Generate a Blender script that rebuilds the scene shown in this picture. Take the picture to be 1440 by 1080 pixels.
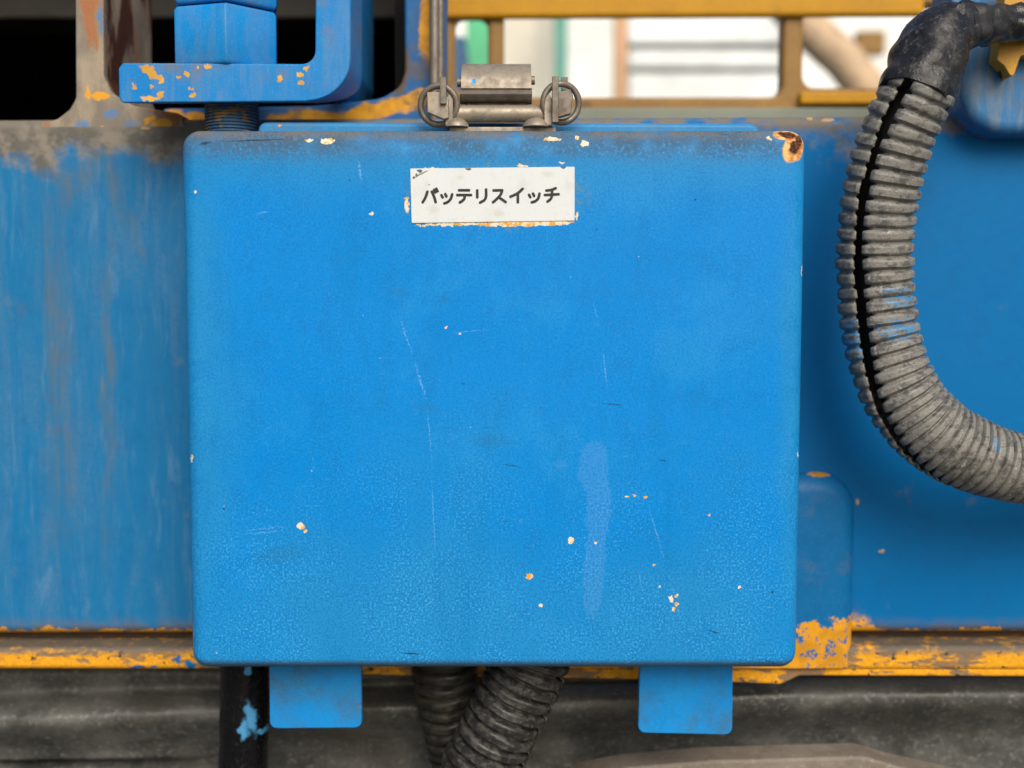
import bpy, bmesh, math, random
from mathutils import Vector, Matrix, noise as mnoise
random.seed(7)
for o in list(bpy.data.objects): bpy.data.objects.remove(o)
SC = bpy.context.scene
COL = SC.collection
R = math.radians
# ------------------------------------------------------------------ camera
FPX, DIST, PITCH = 1600.0, 0.56, R(4.0)
PX = DIST / FPX                      # metres per photo pixel at the lid's front face
CAM = Vector((0, -DIST*math.cos(PITCH), DIST*math.sin(PITCH)))
FWD = Vector((0, math.cos(PITCH), -math.sin(PITCH)))
UPV = Vector((0, math.sin(PITCH), math.cos(PITCH)))
cam = bpy.data.cameras.new('camera'); camo = bpy.data.objects.new('camera', cam); COL.objects.link(camo)
camo.location = CAM; camo.rotation_euler = (R(90)-PITCH, 0, 0)
cam.sensor_width = 36; cam.lens = 36*FPX/1440; cam.clip_start = 0.01; cam.clip_end = 500
cam.dof.use_dof = True; cam.dof.focus_distance = DIST+0.006; cam.dof.aperture_fstop = 4.4
SC.camera = camo
# ------------------------------------------------------------------ light
SUN_EL, SUN_AZ = 38, 14             # sun behind the photographer, a little to the right
w = bpy.data.worlds.new('World'); SC.world = w; w.use_nodes = True
wn = w.node_tree; bg = wn.nodes['Background']
sky = wn.nodes.new('ShaderNodeTexSky'); sky.sky_type = 'NISHITA'; sky.sun_disc = False
sky.sun_elevation = R(SUN_EL); sky.sun_rotation = R(180-SUN_AZ); sky.air_density = 1.0; sky.dust_density = 4.0; sky.ozone_density = 0.6
wn.links.new(sky.outputs[0], bg.inputs[0]); bg.inputs[1].default_value = 0.085
sun = bpy.data.lights.new('sun', 'SUN'); suno = bpy.data.objects.new('sun', sun); COL.objects.link(suno)
sun.energy = 1.5; sun.angle = R(40); sun.color = (1.0, 0.95, 0.88)
suno.rotation_euler = (R(90-SUN_EL), 0, R(SUN_AZ))
suno.location = (0.6, -2, 2)
vs = SC.view_settings; vs.view_transform = 'Standard'; vs.look = 'None'; vs.gamma = 1.0; vs.use_curve_mapping = False
vs.exposure = 0.68
# ------------------------------------------------------------------ helpers
def at(px, py, Y):
    d = FWD*FPX + Vector((px-720, 0, 0)) + UPV*(540-py)
    return CAM + d*((Y-CAM.y)/d.y)
def sc(Y): return (Y-CAM.y)/FPX      # metres per photo pixel at depth Y
def empty(name, loc, label, cat, group=None):
    o = bpy.data.objects.new(name, None); COL.objects.link(o); o.location = loc; o.empty_display_size = .02
    return tag(o, label, cat, group)
def tag(o, label=None, cat=None, group=None, kind=None):
    if label: o['label'] = label
    if cat: o['category'] = cat
    if group: o['group'] = group
    if kind: o['kind'] = kind
    return o
def base_of(o):
    v = Vector((0, 0, 0))
    while o: v += o.location; o = o.parent
    return v
def obj(name, data, mat, parent=None, smooth=False, bevel=0, seg=2, loc=None, sharp=40):
    vs_, fs = data
    b = base_of(parent) if parent else (Vector(loc) if loc else Vector((0, 0, 0)))
    me = bpy.data.meshes.new(name)
    me.from_pydata([tuple(Vector(v)-b) for v in vs_], [], fs)
    bm = bmesh.new(); bm.from_mesh(me); bmesh.ops.recalc_face_normals(bm, faces=bm.faces); bm.to_mesh(me); bm.free()
    me.materials.append(mat)
    o = bpy.data.objects.new(name, me); COL.objects.link(o)
    if parent: o.parent = parent
    elif loc: o.location = loc
    if bevel:
        m = o.modifiers.new('bevel', 'BEVEL'); m.width = bevel; m.segments = seg; m.limit_method = 'ANGLE'; m.angle_limit = R(35)
        m.harden_normals = True
    if smooth or bevel:
        me.polygons.foreach_set('use_smooth', [True]*len(me.polygons))
        if smooth and not bevel and sharp: me.set_sharp_from_angle(angle=R(sharp))
    return o
def join(*ds):
    V, F = [], []
    for v, f in ds:
        n = len(V); V += list(v); F += [[i+n for i in q] for q in f]
    return V, F
def box(x0, x1, y0, y1, z0, z1):
    v = [(x, y, z) for x in (x0, x1) for y in (y0, y1) for z in (z0, z1)]
    return v, [(0,1,3,2),(4,6,7,5),(0,4,5,1),(2,3,7,6),(0,2,6,4),(1,5,7,3)]
def pbox(xa, xb, ya, yb, Y, depth):   # box whose FRONT face covers photo pixels xa..xb, ya..yb at depth Y
    a = at(xa, ya, Y); b = at(xb, yb, Y)
    return box(a.x, b.x, Y, Y+depth, b.z, a.z)
def roundpoly(pts, r, n=6):           # pts (x,z); r one radius or list
    out = []; N = len(pts)
    for i, p in enumerate(pts):
        rr = r[i] if isinstance(r, (list, tuple)) else r
        p = Vector(p); a = Vector(pts[i-1]); c = Vector(pts[(i+1) % N])
        if rr <= 0: out.append(tuple(p)); continue
        u = (a-p); v = (c-p); lu, lv = u.length, v.length; u /= lu; v /= lv
        ang = u.angle(v); t = min(rr/math.tan(ang/2), lu*.49, lv*.49)
        p0 = p+u*t; p1 = p+v*t
        for k in range(n+1):
            s = k/n; q = p0*(1-s)**2 + p*2*s*(1-s) + p1*s*s
            out.append((q.x, q.y))
    return out
def prism(poly, y0, y1):
    n = len(poly)
    v = [(x, y0, z) for x, z in poly]+[(x, y1, z) for x, z in poly]
    f = [list(range(n)), list(range(2*n-1, n-1, -1))]+[[i, (i+1) % n, n+(i+1) % n, n+i] for i in range(n)]
    return v, f
def pprism(pts, Y, depth, r=0, n=6):  # polygon given in photo pixels at its front depth Y
    q = [at(px, py, Y) for px, py in pts]
    return prism(roundpoly([(a.x, a.z) for a in q], r, n), Y, Y+depth)
def rrect(x0, x1, z0, z1, r, n=8, rb=None):
    o = []; r0 = r; b = r if rb is None else rb
    for cx, cz, a0 in ((x1-r, z1-r, 0), (x0+r, z1-r, 90), (x0+b, z0+b, 180), (x1-b, z0+b, 270)):
        r = b if a0 >= 180 else r0
        for k in range(n+1):
            a = R(a0+90*k/n); o.append((cx+r*math.cos(a), cz+r*math.sin(a)))
    return o
def pressed(x0, x1, z0, z1, Rc, Rf, yf, yb, top=1.0, bot=1.0, nf=9, lip=0.0015, taper=0.0, rb=None):
    V, F = [], []; rings = []
    prof = [(yb, -taper, False)]+[(yf+Rf*(1-math.sin(R(90)*k/nf)), Rf*(1-math.cos(R(90)*k/nf)), True) for k in range(nf+1)]+[(yf, Rf+.003, True)]
    for y, d, _ in prof:
        rr = rrect(x0+d, x1-d, z0+d*bot, z1-d*top, max(Rc-d*.9, .0012), rb=rb)
        rings.append([len(V)+i for i in range(len(rr))]); V += [(x, y, z) for x, z in rr]
    n = len(rings[0])
    for a, b in zip(rings, rings[1:]):
        F += [[a[i], a[(i+1) % n], b[(i+1) % n], b[i]] for i in range(n)]
    F.append(rings[-1])
    b0 = rings[0]; ins = rrect(x0+lip, x1-lip, z0+lip, z1-lip, max(Rc-lip, .001), rb=rb)   # returned rim at the back
    i0 = len(V); V += [(x, yb, z) for x, z in ins]; i1 = len(V); V += [(x, yf+Rf+.001, z) for x, z in ins]
    for i in range(n):
        F.append([b0[i], i0+i, i0+(i+1) % n, b0[(i+1) % n]]); F.append([i0+i, i1+i, i1+(i+1) % n, i0+(i+1) % n])
    F.append([i1+i for i in range(n)])
    return V, F
def catmull(pts, n):
    P = [Vector(p) for p in pts]; P = [P[0]*2-P[1]]+P+[P[-1]*2-P[-2]]; out = []
    for i in range(1, len(P)-2):
        a, b, c, d = P[i-1:i+3]
        for k in range(n):
            t = k/n; out.append(.5*((2*b)+(c-a)*t+(2*a-5*b+4*c-d)*t*t+(3*b-a-3*c+d)*t**3))
    out.append(P[-2]); return out
def tube(path, rad, segs=24, caps=True, lump=0, lscale=60):
    P = [Vector(p) for p in path]; V, F = [], []; n = len(P)
    prevN = None
    for i, p in enumerate(P):
        t = (P[min(i+1, n-1)]-P[max(i-1, 0)]).normalized()
        if prevN is None:
            prevN = t.orthogonal().normalized()
        N = (prevN-t*prevN.dot(t)).normalized(); prevN = N; B = t.cross(N)
        r = rad(i/(n-1)) if callable(rad) else (rad[i] if isinstance(rad, (list, tuple)) else rad)
        for k in range(segs):
            a = 2*math.pi*k/segs; d = N*math.cos(a)+B*math.sin(a); q = p+d*r
            if lump: q += d*lump*mnoise.noise(q*lscale)
            V.append(q)
    for i in range(n-1):
        for k in range(segs):
            F.append([i*segs+k, i*segs+(k+1) % segs, (i+1)*segs+(k+1) % segs, (i+1)*segs+k])
    if caps: F += [list(range(segs)), list(range((n-1)*segs, n*segs))]
    return V, F
def cyl(a, b, r, segs=24): return tube([a, b], r, segs)
def torus(c, axis, Rr, r, n=36, m=10, arc=360, start=0):
    axis = Vector(axis).normalized(); u = axis.orthogonal().normalized(); v = axis.cross(u)
    pts = [Vector(c)+(u*math.cos(R(start+arc*k/n))+v*math.sin(R(start+arc*k/n)))*Rr for k in range(n+1)]
    return tube(pts, r, m)
def dome(c, r, h, segs=20, n=5):      # rivet head, z up, from base centre c
    V, F = [], []; c = Vector(c)
    for i in range(n):
        a = R(90*i/n); rr = r*math.cos(a)
        for k in range(segs): V.append(c+Vector((rr*math.cos(2*math.pi*k/segs), rr*math.sin(2*math.pi*k/segs), h*math.sin(a))))
    V.append(c+Vector((0, 0, h))); T = len(V)-1
    for i in range(n-1):
        for k in range(segs): F.append([i*segs+k, i*segs+(k+1) % segs, (i+1)*segs+(k+1) % segs, (i+1)*segs+k])
    F += [[(n-1)*segs+k, (n-1)*segs+(k+1) % segs, T] for k in range(segs)]+[list(range(segs))]
    return V, F
# ------------------------------------------------------------------ material builder
def lin(r, g, b):
    f = lambda c: (c/255/12.92) if c/255 <= .04045 else ((c/255+.055)/1.055)**2.4
    return (f(r), f(g), f(b), 1)
class MB:
    def __init__(s, name, rough=.5, metal=0, spec=.5):
        s.m = bpy.data.materials.new(name); s.m.use_nodes = True; s.t = s.m.node_tree; s.n = s.t.nodes
        s.b = s.n['Principled BSDF']; s.b.inputs['Roughness'].default_value = rough; s.b.inputs['Metallic'].default_value = metal
        s.b.inputs['Specular IOR Level'].default_value = spec
        g = s.n.new('ShaderNodeNewGeometry'); s.pos = g.outputs['Position']; s.nor = g.outputs['Normal']
        s.x = s.n.new('ShaderNodeSeparateXYZ'); s.t.links.new(s.pos, s.x.inputs[0])
        s._warp = {}; s.last = None; s.cell = None
    def hit(s, px, py, r, Y):           # is this mark anywhere near the piece of surface that carries the material?
        if s.cell is None: return True
        p = at(px, py, Y); q = r*sc(Y)*1.15+.005; x0, x1, z0, z1 = s.cell
        return x0-q < p.x < x1+q and z0-q < p.z < z1+q
    def L(s, a, b):
        if isinstance(a, bpy.types.NodeSocket): s.t.links.new(a, b)
        else: b.default_value = a
    def noise(s, scale, detail=3, rough=.6, stretch=None, dist=0, off=0):
        v = s.pos
        if stretch or off:
            mp = s.n.new('ShaderNodeMapping'); s.L(s.pos, mp.inputs[0])
            if stretch: mp.inputs['Scale'].default_value = stretch
            mp.inputs['Location'].default_value = (off, off*.7, off*1.3); v = mp.outputs[0]
        nd = s.n.new('ShaderNodeTexNoise'); s.L(v, nd.inputs['Vector'])
        nd.inputs['Scale'].default_value = scale; nd.inputs['Detail'].default_value = detail
        nd.inputs['Roughness'].default_value = rough; nd.inputs['Distortion'].default_value = dist
        return nd.outputs[0]
    def voro(s, scale, feature='F1'):
        nd = s.n.new('ShaderNodeTexVoronoi'); nd.feature = feature; s.L(s.pos, nd.inputs['Vector']); nd.inputs['Scale'].default_value = scale
        return nd.outputs['Distance']
    def ramp(s, v, a, b, lo=0, hi=1):
        nd = s.n.new('ShaderNodeMapRange'); nd.interpolation_type = 'SMOOTHSTEP'; s.L(v, nd.inputs[0])
        for i, q in enumerate((a, b, lo, hi)): s.L(q, nd.inputs[i+1])
        return nd.outputs[0]
    def op(s, k, a, b=0):
        nd = s.n.new('ShaderNodeMath'); nd.operation = k; s.L(a, nd.inputs[0]); s.L(b, nd.inputs[1]); return nd.outputs[0]
    def mul(s, a, b): return s.op('MULTIPLY', a, b)
    def mx(s, a, b): return s.op('MAXIMUM', a, b)
    def add(s, a, b): return s.op('ADD', a, b)
    def mix(s, f, a, b, mode='MIX'):
        nd = s.n.new('ShaderNodeMix'); nd.data_type = 'RGBA'; nd.blend_type = mode
        s.L(f, nd.inputs[0]); s.L(a, nd.inputs[6]); s.L(b, nd.inputs[7]); return nd.outputs[2]
    def warp(s, amp, scale):
        k = (amp, scale)
        if k not in s._warp:
            nd = s.n.new('ShaderNodeTexNoise'); s.L(s.pos, nd.inputs['Vector']); nd.inputs['Scale'].default_value = scale; nd.inputs['Detail'].default_value = 3
            a = s.n.new('ShaderNodeVectorMath'); a.operation = 'SUBTRACT'; s.L(nd.outputs[1], a.inputs[0]); a.inputs[1].default_value = (.5, .5, .5)
            b = s.n.new('ShaderNodeVectorMath'); b.operation = 'MULTIPLY_ADD'; s.L(a.outputs[0], b.inputs[0]); b.inputs[1].default_value = (amp*2,)*3; s.L(s.pos, b.inputs[2])
            c = s.n.new('ShaderNodeVectorMath'); c.operation = 'MULTIPLY'; s.L(b.outputs[0], c.inputs[0]); c.inputs[1].default_value = (1, 0, 1)
            s._warp[k] = c.outputs[0]
        return s._warp[k]
    def blob(s, px, py, rx, ry, rot=0, soft=.35, Y=0.0, warp=(.0014, 350)):
        p = at(px, py, Y); k = sc(Y)
        mp = s.n.new('ShaderNodeMapping'); mp.vector_type = 'TEXTURE'; wv = s.warp(*warp)
        if s.last is not None:            # chain the marks so the shader evaluates them one after another
            ma = s.n.new('ShaderNodeVectorMath'); ma.operation = 'MULTIPLY_ADD'; s.L(s.last, ma.inputs[0]); ma.inputs[1].default_value = (1e-9,)*3; s.L(wv, ma.inputs[2]); wv = ma.outputs[0]
        s.L(wv, mp.inputs[0])
        mp.inputs['Location'].default_value = (p.x, 0, p.z); mp.inputs['Rotation'].default_value = (0, R(rot), 0)
        mp.inputs['Scale'].default_value = (rx*k, 1, ry*k)
        ln = s.n.new('ShaderNodeVectorMath'); ln.operation = 'LENGTH'; s.L(mp.outputs[0], ln.inputs[0])
        s.last = s.ramp(ln.outputs['Value'], 1, 1-soft); return s.last
    def blobs(s, lst, **kw):
        m = None
        for b in lst:
            if not s.hit(b[0], b[1], max(b[2], b[3]), kw.get('Y', 0)): continue
            q = s.blob(*b, **kw); m = q if m is None else s.mx(m, q); s.last = m
        return 0.0 if m is None else m
    def line(s, xa, ya, xb, yb, wd, **kw):
        a = math.degrees(math.atan2(yb-ya, xb-xa))
        kw.setdefault('soft', .8); kw.setdefault('warp', (.0007, 500))
        return s.blob((xa+xb)/2, (ya+yb)/2, math.hypot(xb-xa, yb-ya)/2, wd, a, **kw)
    def lines(s, lst, **kw):
        m = None
        for b in lst:
            if not s.hit((b[0]+b[2])/2, (b[1]+b[3])/2, math.hypot(b[2]-b[0], b[3]-b[1])/2, 0): continue
            q = s.line(*b, **kw); m = q if m is None else s.mx(m, q); s.last = m
        return 0.0 if m is None else m
    def zmask(s, pya, pyb, Y):          # 0 at row pya -> 1 at row pyb for a surface at depth Y
        return s.ramp(s.x.outputs[2], at(720, pya, Y).z, at(720, pyb, Y).z)
    def xmask(s, pxa, pxb, Y):
        return s.ramp(s.x.outputs[0], at(pxa, 540, Y).x, at(pxb, 540, Y).x)
    def bump(s, h, strength=1.0):
        nd = s.n.new('ShaderNodeBump'); nd.inputs['Strength'].default_value = strength; nd.inputs['Distance'].default_value = 1.0
        s.L(h, nd.inputs['Height']); s.t.links.new(nd.outputs[0], s.b.inputs['Normal'])
    def out(s, col, rough=None, metal=None):
        s.L(col, s.b.inputs['Base Color'])
        if rough is not None: s.L(rough, s.b.inputs['Roughness'])
        if metal is not None: s.L(metal, s.b.inputs['Metallic'])
        return s.m
BLUE   = (.0, .210, .60, 1); BLUE_F = (.014, .225, .515, 1); BLUE_D = (.0, .132, .36, 1)
YEL    = (.72, .33, .012, 1); OCH = (.42, .20, .015, 1); CREAM = (.78, .66, .40, 1)
RUST   = (.20, .075, .025, 1); BROWN = (.055, .028, .018, 1); GREYD = (.17, .155, .13, 1); DIRT = (.12, .105, .08, 1)
# ---- lid paint
def lid_paint(cell):
    m = MB('blue_lid_paint', .40, spec=.14); m.cell = cell
    big = m.noise(9, 4, .6); mid = m.noise(60, 4, .65); fine = m.noise(900, 2, .6); peel = m.noise(420, 2)
    edge = m.mx(m.mx(m.xmask(370, 262, 0), m.xmask(1080, 1125, 0)), m.mx(m.zmask(700, 920, 0), m.zmask(330, 200, 0)))
    fade = m.ramp(m.add(m.mul(edge, .36), m.mul(big, .95)), .42, .86)
    c = m.mix(fade, BLUE, BLUE_F)
    c = m.mix(m.mul(m.ramp(mid, .46, .72), .45), c, (.002, .165, .46, 1)); c = m.mix(m.mul(m.ramp(m.noise(1, 4, .6, stretch=(60, 0, 12), off=2, dist=.8), .50, .68), .30), c, (.001, .17, .45, 1)); c = m.mix(m.mul(m.ramp(m.noise(18, 5, .7, off=12), .52, .70), .40), c, (.018, .265, .62, 1))
    # pale crystals in the paint of the lower part
    c = m.mix(m.mul(m.ramp(fine, .52, .36), .30), c, (.004, .11, .31, 1)); c = m.mix(m.mul(m.ramp(m.noise(260, 3, .7, off=8), .54, .70), .28), c, (.03, .25, .58, 1))
    spk = m.mul(m.ramp(fine, .54, .64), m.mul(m.add(m.mul(m.zmask(560, 850, 0), .80), .16), m.ramp(m.noise(30, 3), .35, .65)))
    c = m.mix(m.mul(spk, .85), c, (.05, .37, .80, 1)); c = m.mix(m.mul(m.mul(m.ramp(fine, .50, .40), m.zmask(540, 840, 0)), .45), c, (.012, .16, .38, 1))
    # grime along the top edge
    top = m.zmask(252, 195, 0)
    g = m.mul(top, m.ramp(m.add(m.noise(700, 3, .7), m.mul(top, .24)), .50, .72))
    g = m.mul(g, m.ramp(m.noise(22, 3, .6, off=3), .30, .55))
    c = m.mix(m.mul(g, .8), c, (.06, .075, .085, 1))
    c = m.mix(m.mul(m.zmask(202, 184, 0), m.ramp(m.add(m.mul(mid, .5), m.mul(fine, .5)), .38, .58)), c, (.14, .135, .12, 1))
    c = m.mix(m.mul(m.zmask(925, 936, 0), .75), c, (.05, .075, .10, 1))  # bottom edge darkened: shade of the lower fillet put into the colour
    # olive smudges and brown bruise
    c = m.mix(m.mul(m.blobs([(560, 410, 22, 12), (625, 420, 15, 12), (505, 645, 8, 7), (600, 575, 30, 10, 10), (395, 780, 60, 22, -8), (690, 620, 50, 14, 5)], soft=.95), .26), c, (.02, .125, .22, 1))
    # dried run of clear liquid
    run = m.blobs([(834, 655, 23, 42, 6), (842, 715, 20, 60, 4), (836, 800, 17, 78, 4)], soft=.22, warp=(.0026, 170))
    c = m.mix(m.mul(run, m.ramp(fine, .35, .6, .10, .30)), c, (.10, .30, .62, 1))
    c = m.mix(m.mul(m.blobs([(790, 652, 13, 8, -20), (733, 733, 6, 6)], soft=.8, warp=(.002, 300)), .14), c, (.12, .32, .66, 1))
    # fine scratches
    sc1 = m.lines([(330, 748, 420, 738, 1.3), (340, 752, 415, 744, 1.0), (318, 752, 400, 748, .8), (908, 700, 938, 800, 1.6), (940, 805, 962, 890, .9), (808, 757, 834, 755, 1.0), (900, 697, 910, 692, .8),
                   (560, 440, 582, 505, 2.2), (580, 500, 602, 570, 2.6), (600, 560, 608, 660, 1.3), (606, 650, 613, 800, 1.1), (832, 415, 845, 470, 1.2), (846, 480, 856, 560, 1.6),
                   (502, 218, 510, 262, 3.0), (355, 302, 380, 297, 1.6), (590, 860, 620, 835, 1.0), (318, 690, 312, 730, 1.0), (1020, 715, 1050, 745, .8), (895, 795, 905, 835, .9), (985, 780, 1000, 770, .7), (440, 640, 442, 668, .8), (620, 470, 700, 462, .7)])
    c = m.mix(m.mul(sc1, m.ramp(fine, .40, .64, .03, .45)), c, (.24, .48, .80, 1))
    dk = m.lines([(276, 203, 300, 199, 3.2), (300, 199, 420, 194, 1.6), (560, 918, 600, 920, 1.6), (700, 652, 735, 657, 1.1), (992, 885, 1015, 892, 1.6), (840, 567, 885, 570, 1.0), (1070, 925, 1100, 938, 1.2), (645, 538, 657, 541, 1.3), (925, 645, 940, 650, 1.4)])
    pin = m.ramp(m.voro(52), .042, .022)
    dk = m.mx(dk, m.mul(pin, m.ramp(m.noise(14, 2, off=9), .50, .56)))
    c = m.mix(m.mul(dk, .85), c, (.012, .025, .04, 1))
    # chips to the yellow coat, with pale primer rims
    chips = [(434, 197, 7, 3.2, -8), (460, 198, 11, 4.2, -4), (777, 195, 13, 3), (822, 201, 7, 5), (812, 193, 4, 3), (1083, 194, 5, 3, 30), (735, 233, 9, 2.2), (603, 238, 15, 2.2, -4), (790, 229, 4, 2.5),
             (740, 314, 72, 4.6, -1.5), (650, 315, 70, 2.4, -1.5), (572, 288, 4.2, 14), (811, 304, 2.2, 8), (423, 740, 6, 6.5), (430, 747, 3.4, 2.2), (803, 760, 6, 5.5, 30), (838, 763, 3, 2.4),
             (745, 810, 5.5, 5.5), (761, 851, 3.6, 3.6), (944, 842, 3.4, 7, 8), (951, 838, 3, 4.4), (952, 849, 3, 4.4), (947, 857, 3, 4.6), (268, 645, 3.2, 7), (275, 270, 3, 3), (522, 301, 4, 3, -30),
             (882, 698, 4, 2.2), (892, 697, 2.6, 1.8), (908, 699, 3, 2.4), (997, 724, 1.8, 1.8), (920, 795, 2.4, 2), (928, 825, 2, 2), (1040, 826, 2, 2), (627, 460, 2, 2), (647, 469, 2.4, 2.4), (1124, 640, 1.6, 5), (1130, 380, 1.6, 9)]
    chips = [(q[0], q[1], q[2]*.86, q[3]*.86)+tuple(q[4:]) if q[2] < 9 else q for q in chips]
    ch = m.blobs(chips, soft=.3, warp=(.0016, 520))
    spx = m.mul(m.ramp(m.voro(75), .040, .020), m.ramp(m.noise(11, 2, off=4), .54, .60))
    rim = m.ramp(ch, .02, .3)
    c = m.mix(rim, c, m.mix(m.ramp(m.noise(300, 3, .7, off=7), .47, .58), (.70, .62, .46, 1), (.66, .33, .03, 1)))
    c = m.mix(m.mul(spx, .55), c, (.6, .62, .58, 1))
    halo = m.mul(m.blobs([(700, 274, 142, 52)], soft=.16, warp=(.003, 90)), m.ramp(m.noise(300, 3), .45, .7))
    c = m.mix(m.mul(m.mul(halo, .55), m.op('SUBTRACT', 1, ch)), c, (.16, .20, .06, 1))
    # bare rusted corner
    ro = m.blobs([(1110, 189, 22, 9, 6), (1124, 205, 9, 22, 8), (1113, 211, 14, 19, 12)], soft=.25, warp=(.0008, 200))
    c = m.mix(ro, c, (.78, .45, .17, 1))
    c = m.mix(m.mul(ro, m.ramp(m.noise(260, 3), .42, .62)), c, (.45, .17, .04, 1))
    rb = m.blobs([(1110, 188, 17, 6, 10), (1125, 199, 6, 13, 10), (1118, 207, 9, 12, 15)], soft=.35, warp=(.0012, 260))
    c = m.mix(rb, c, m.mix(m.ramp(m.noise(900, 2), .45, .65), (.035, .014, .010, 1), (.16, .06, .03, 1)))
    rg = m.mx(m.mx(ch, ro), m.mul(g, .7))
    h = m.add(m.mul(peel, .00010), m.mul(m.noise(7, 2), .0060))
    h = m.add(h, m.mul(m.op('SUBTRACT', 1, m.mx(rim, ro)), .00022)); h = m.add(h, m.mul(fine, .00003))
    m.bump(h, .55)
    return m.out(c, m.ramp(m.add(m.mul(mid, .5), rg), .2, 1.0, .36, .75))
# ---- generic worn paint
def worn(name, base, fade, under=YEL, chip=.66, chipscale=55, grime=.3, gcol=GREYD, rough=.45, extra=None, dk=None, streak=0):
    m = MB(name, rough, spec=.2)
    big = m.noise(14, 4); mid = m.noise(80, 4, .65); fine = m.noise(800, 2)
    c = m.mix(m.ramp(big, .3, .7), base, fade)
    c = m.mix(m.mul(m.ramp(mid, .45, .75), .4), c, dk or tuple(q*.75 for q in base[:3])+(1,))
    c = m.mix(m.mul(m.ramp(fine, .55, .68), .25), c, tuple(min(1, q*1.7+.02) for q in base[:3])+(1,))
    if streak: c = m.mix(m.mul(m.ramp(m.noise(1, 5, .7, stretch=(110, 60, 14), off=3, dist=1), .44, .62), streak), c, (.20, .24, .26, 1))
    g = m.mul(m.ramp(m.noise(40, 5, .7, off=5), .62-grime*.25, .78), m.ramp(fine, .2, .6))
    c = m.mix(m.mul(g, min(1, grime*1.8)), c, gcol)
    ch = m.ramp(m.noise(chipscale, 4, .62, off=2), chip, chip+.02)
    if extra: ch = m.mx(ch, extra(m))
    c = m.mix(ch, c, m.mix(m.ramp(mid, .4, .6), under, tuple(q*.75 for q in under[:3])+(1,)))
    m.bump(m.add(m.mul(mid, .0004), m.mul(fine, .00005)), .6)
    return m.out(c, m.ramp(m.add(ch, m.mul(g, .8)), 0, 1, rough, .78))
def panel_paint():
    Y = .085; m = MB('blue_panel_paint', .5, spec=.12)
    big = m.noise(10, 4); mid = m.noise(70, 4, .65); fine = m.noise(700, 2)
    left = m.xmask(420, 240, Y)
    c = m.mix(m.ramp(m.add(m.mul(left, .5), m.mul(big, .5)), .25, .72), BLUE_D, (.009, .150, .345, 1))
    c = m.mix(m.mul(m.ramp(mid, .45, .75), .35), c, (.006, .10, .28, 1))
    # rain streaks on the left part
    st = m.noise(1, 5, .65, stretch=(55, 0, 6), dist=1.2); st2 = m.noise(1, 4, .7, stretch=(120, 0, 14), off=3, dist=1.5)
    sm = m.mul(m.ramp(m.add(m.mul(st, .7), m.mul(st2, .3)), .42, .66), left)
    c = m.mix(m.mul(sm, m.ramp(fine, .3, .6, .12, .34)), c, (.12, .20, .28, 1))
    run = m.blobs([(82, 520, 34, 390, 0), (152, 560, 15, 340, 2), (108, 250, 42, 90, 30), (160, 270, 18, 90, -14), (190, 330, 14, 60, -18)], soft=.9, Y=Y, warp=(.006, 40))
    c = m.mix(m.mul(run, m.ramp(m.add(m.mul(st2, .6), m.mul(mid, .4)), .34, .66, .06, .62)), c, (.115, .135, .125, 1))
    wh = m.mul(m.ramp(m.noise(1, 5, .7, stretch=(110, 0, 22), off=6, dist=.5), .54, .76), left)
    c = m.mix(m.mul(wh, .14), c, (.34, .46, .58, 1))
    # dirt under the top edge
    tp = m.zmask(275, 160, Y); tl = m.add(m.mul(left, .62), .26)
    c = m.mix(m.ramp(m.add(m.mul(m.mul(tp, tl), .95), m.mul(m.op('SUBTRACT', m.noise(26, 6, .68, off=8), .5), 1.7)), .20, .52), c, m.mix(m.ramp(mid, .4, .6), (.22, .20, .165, 1), (.115, .11, .095, 1)))
    c = m.mix(m.mul(m.zmask(192, 174, Y), m.ramp(m.noise(90, 4), .3, .6)), c, (.17, .15, .12, 1))
    # yellow and rust showing along the bottom edge
    bt = m.zmask(862, 895, Y)
    yl = m.ramp(m.add(m.mul(bt, .62), m.mul(m.noise(95, 5, .65, off=1), .9)), .93, .97)
    c = m.mix(m.mul(bt, m.ramp(mid, .3, .6)), c, (.14, .11, .08, 1))
    c = m.mix(yl, c, m.mix(m.ramp(fine, .4, .6), YEL, (.45, .22, .05, 1)))
    c = m.mix(m.mul(m.blobs([(1045, 190, 5, 3), (1165, 168, 12, 4), (1140, 165, 6, 3), (1206, 705, 4, 6), (1240, 775, 6, 3), (240, 168, 40, 6), (205, 180, 8, 3)], Y=Y, soft=.5), .8), c, (.55, .33, .13, 1))
    c = m.mix(m.mul(m.blobs([(1205, 878, 22, 20), (1222, 888, 40, 8)], Y=Y, soft=.7, warp=(.006, 130)), m.ramp(m.noise(160, 4, .7, off=9), .36, .44)), c, (.68, .32, .014, 1))
    m.bump(m.add(m.mul(mid, .0004), m.add(m.mul(fine, .00006), m.mul(big, .002))), .5)
    return m.out(c, m.ramp(m.mx(yl, m.mul(tp, .7)), 0, 1, .48, .8))
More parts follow.
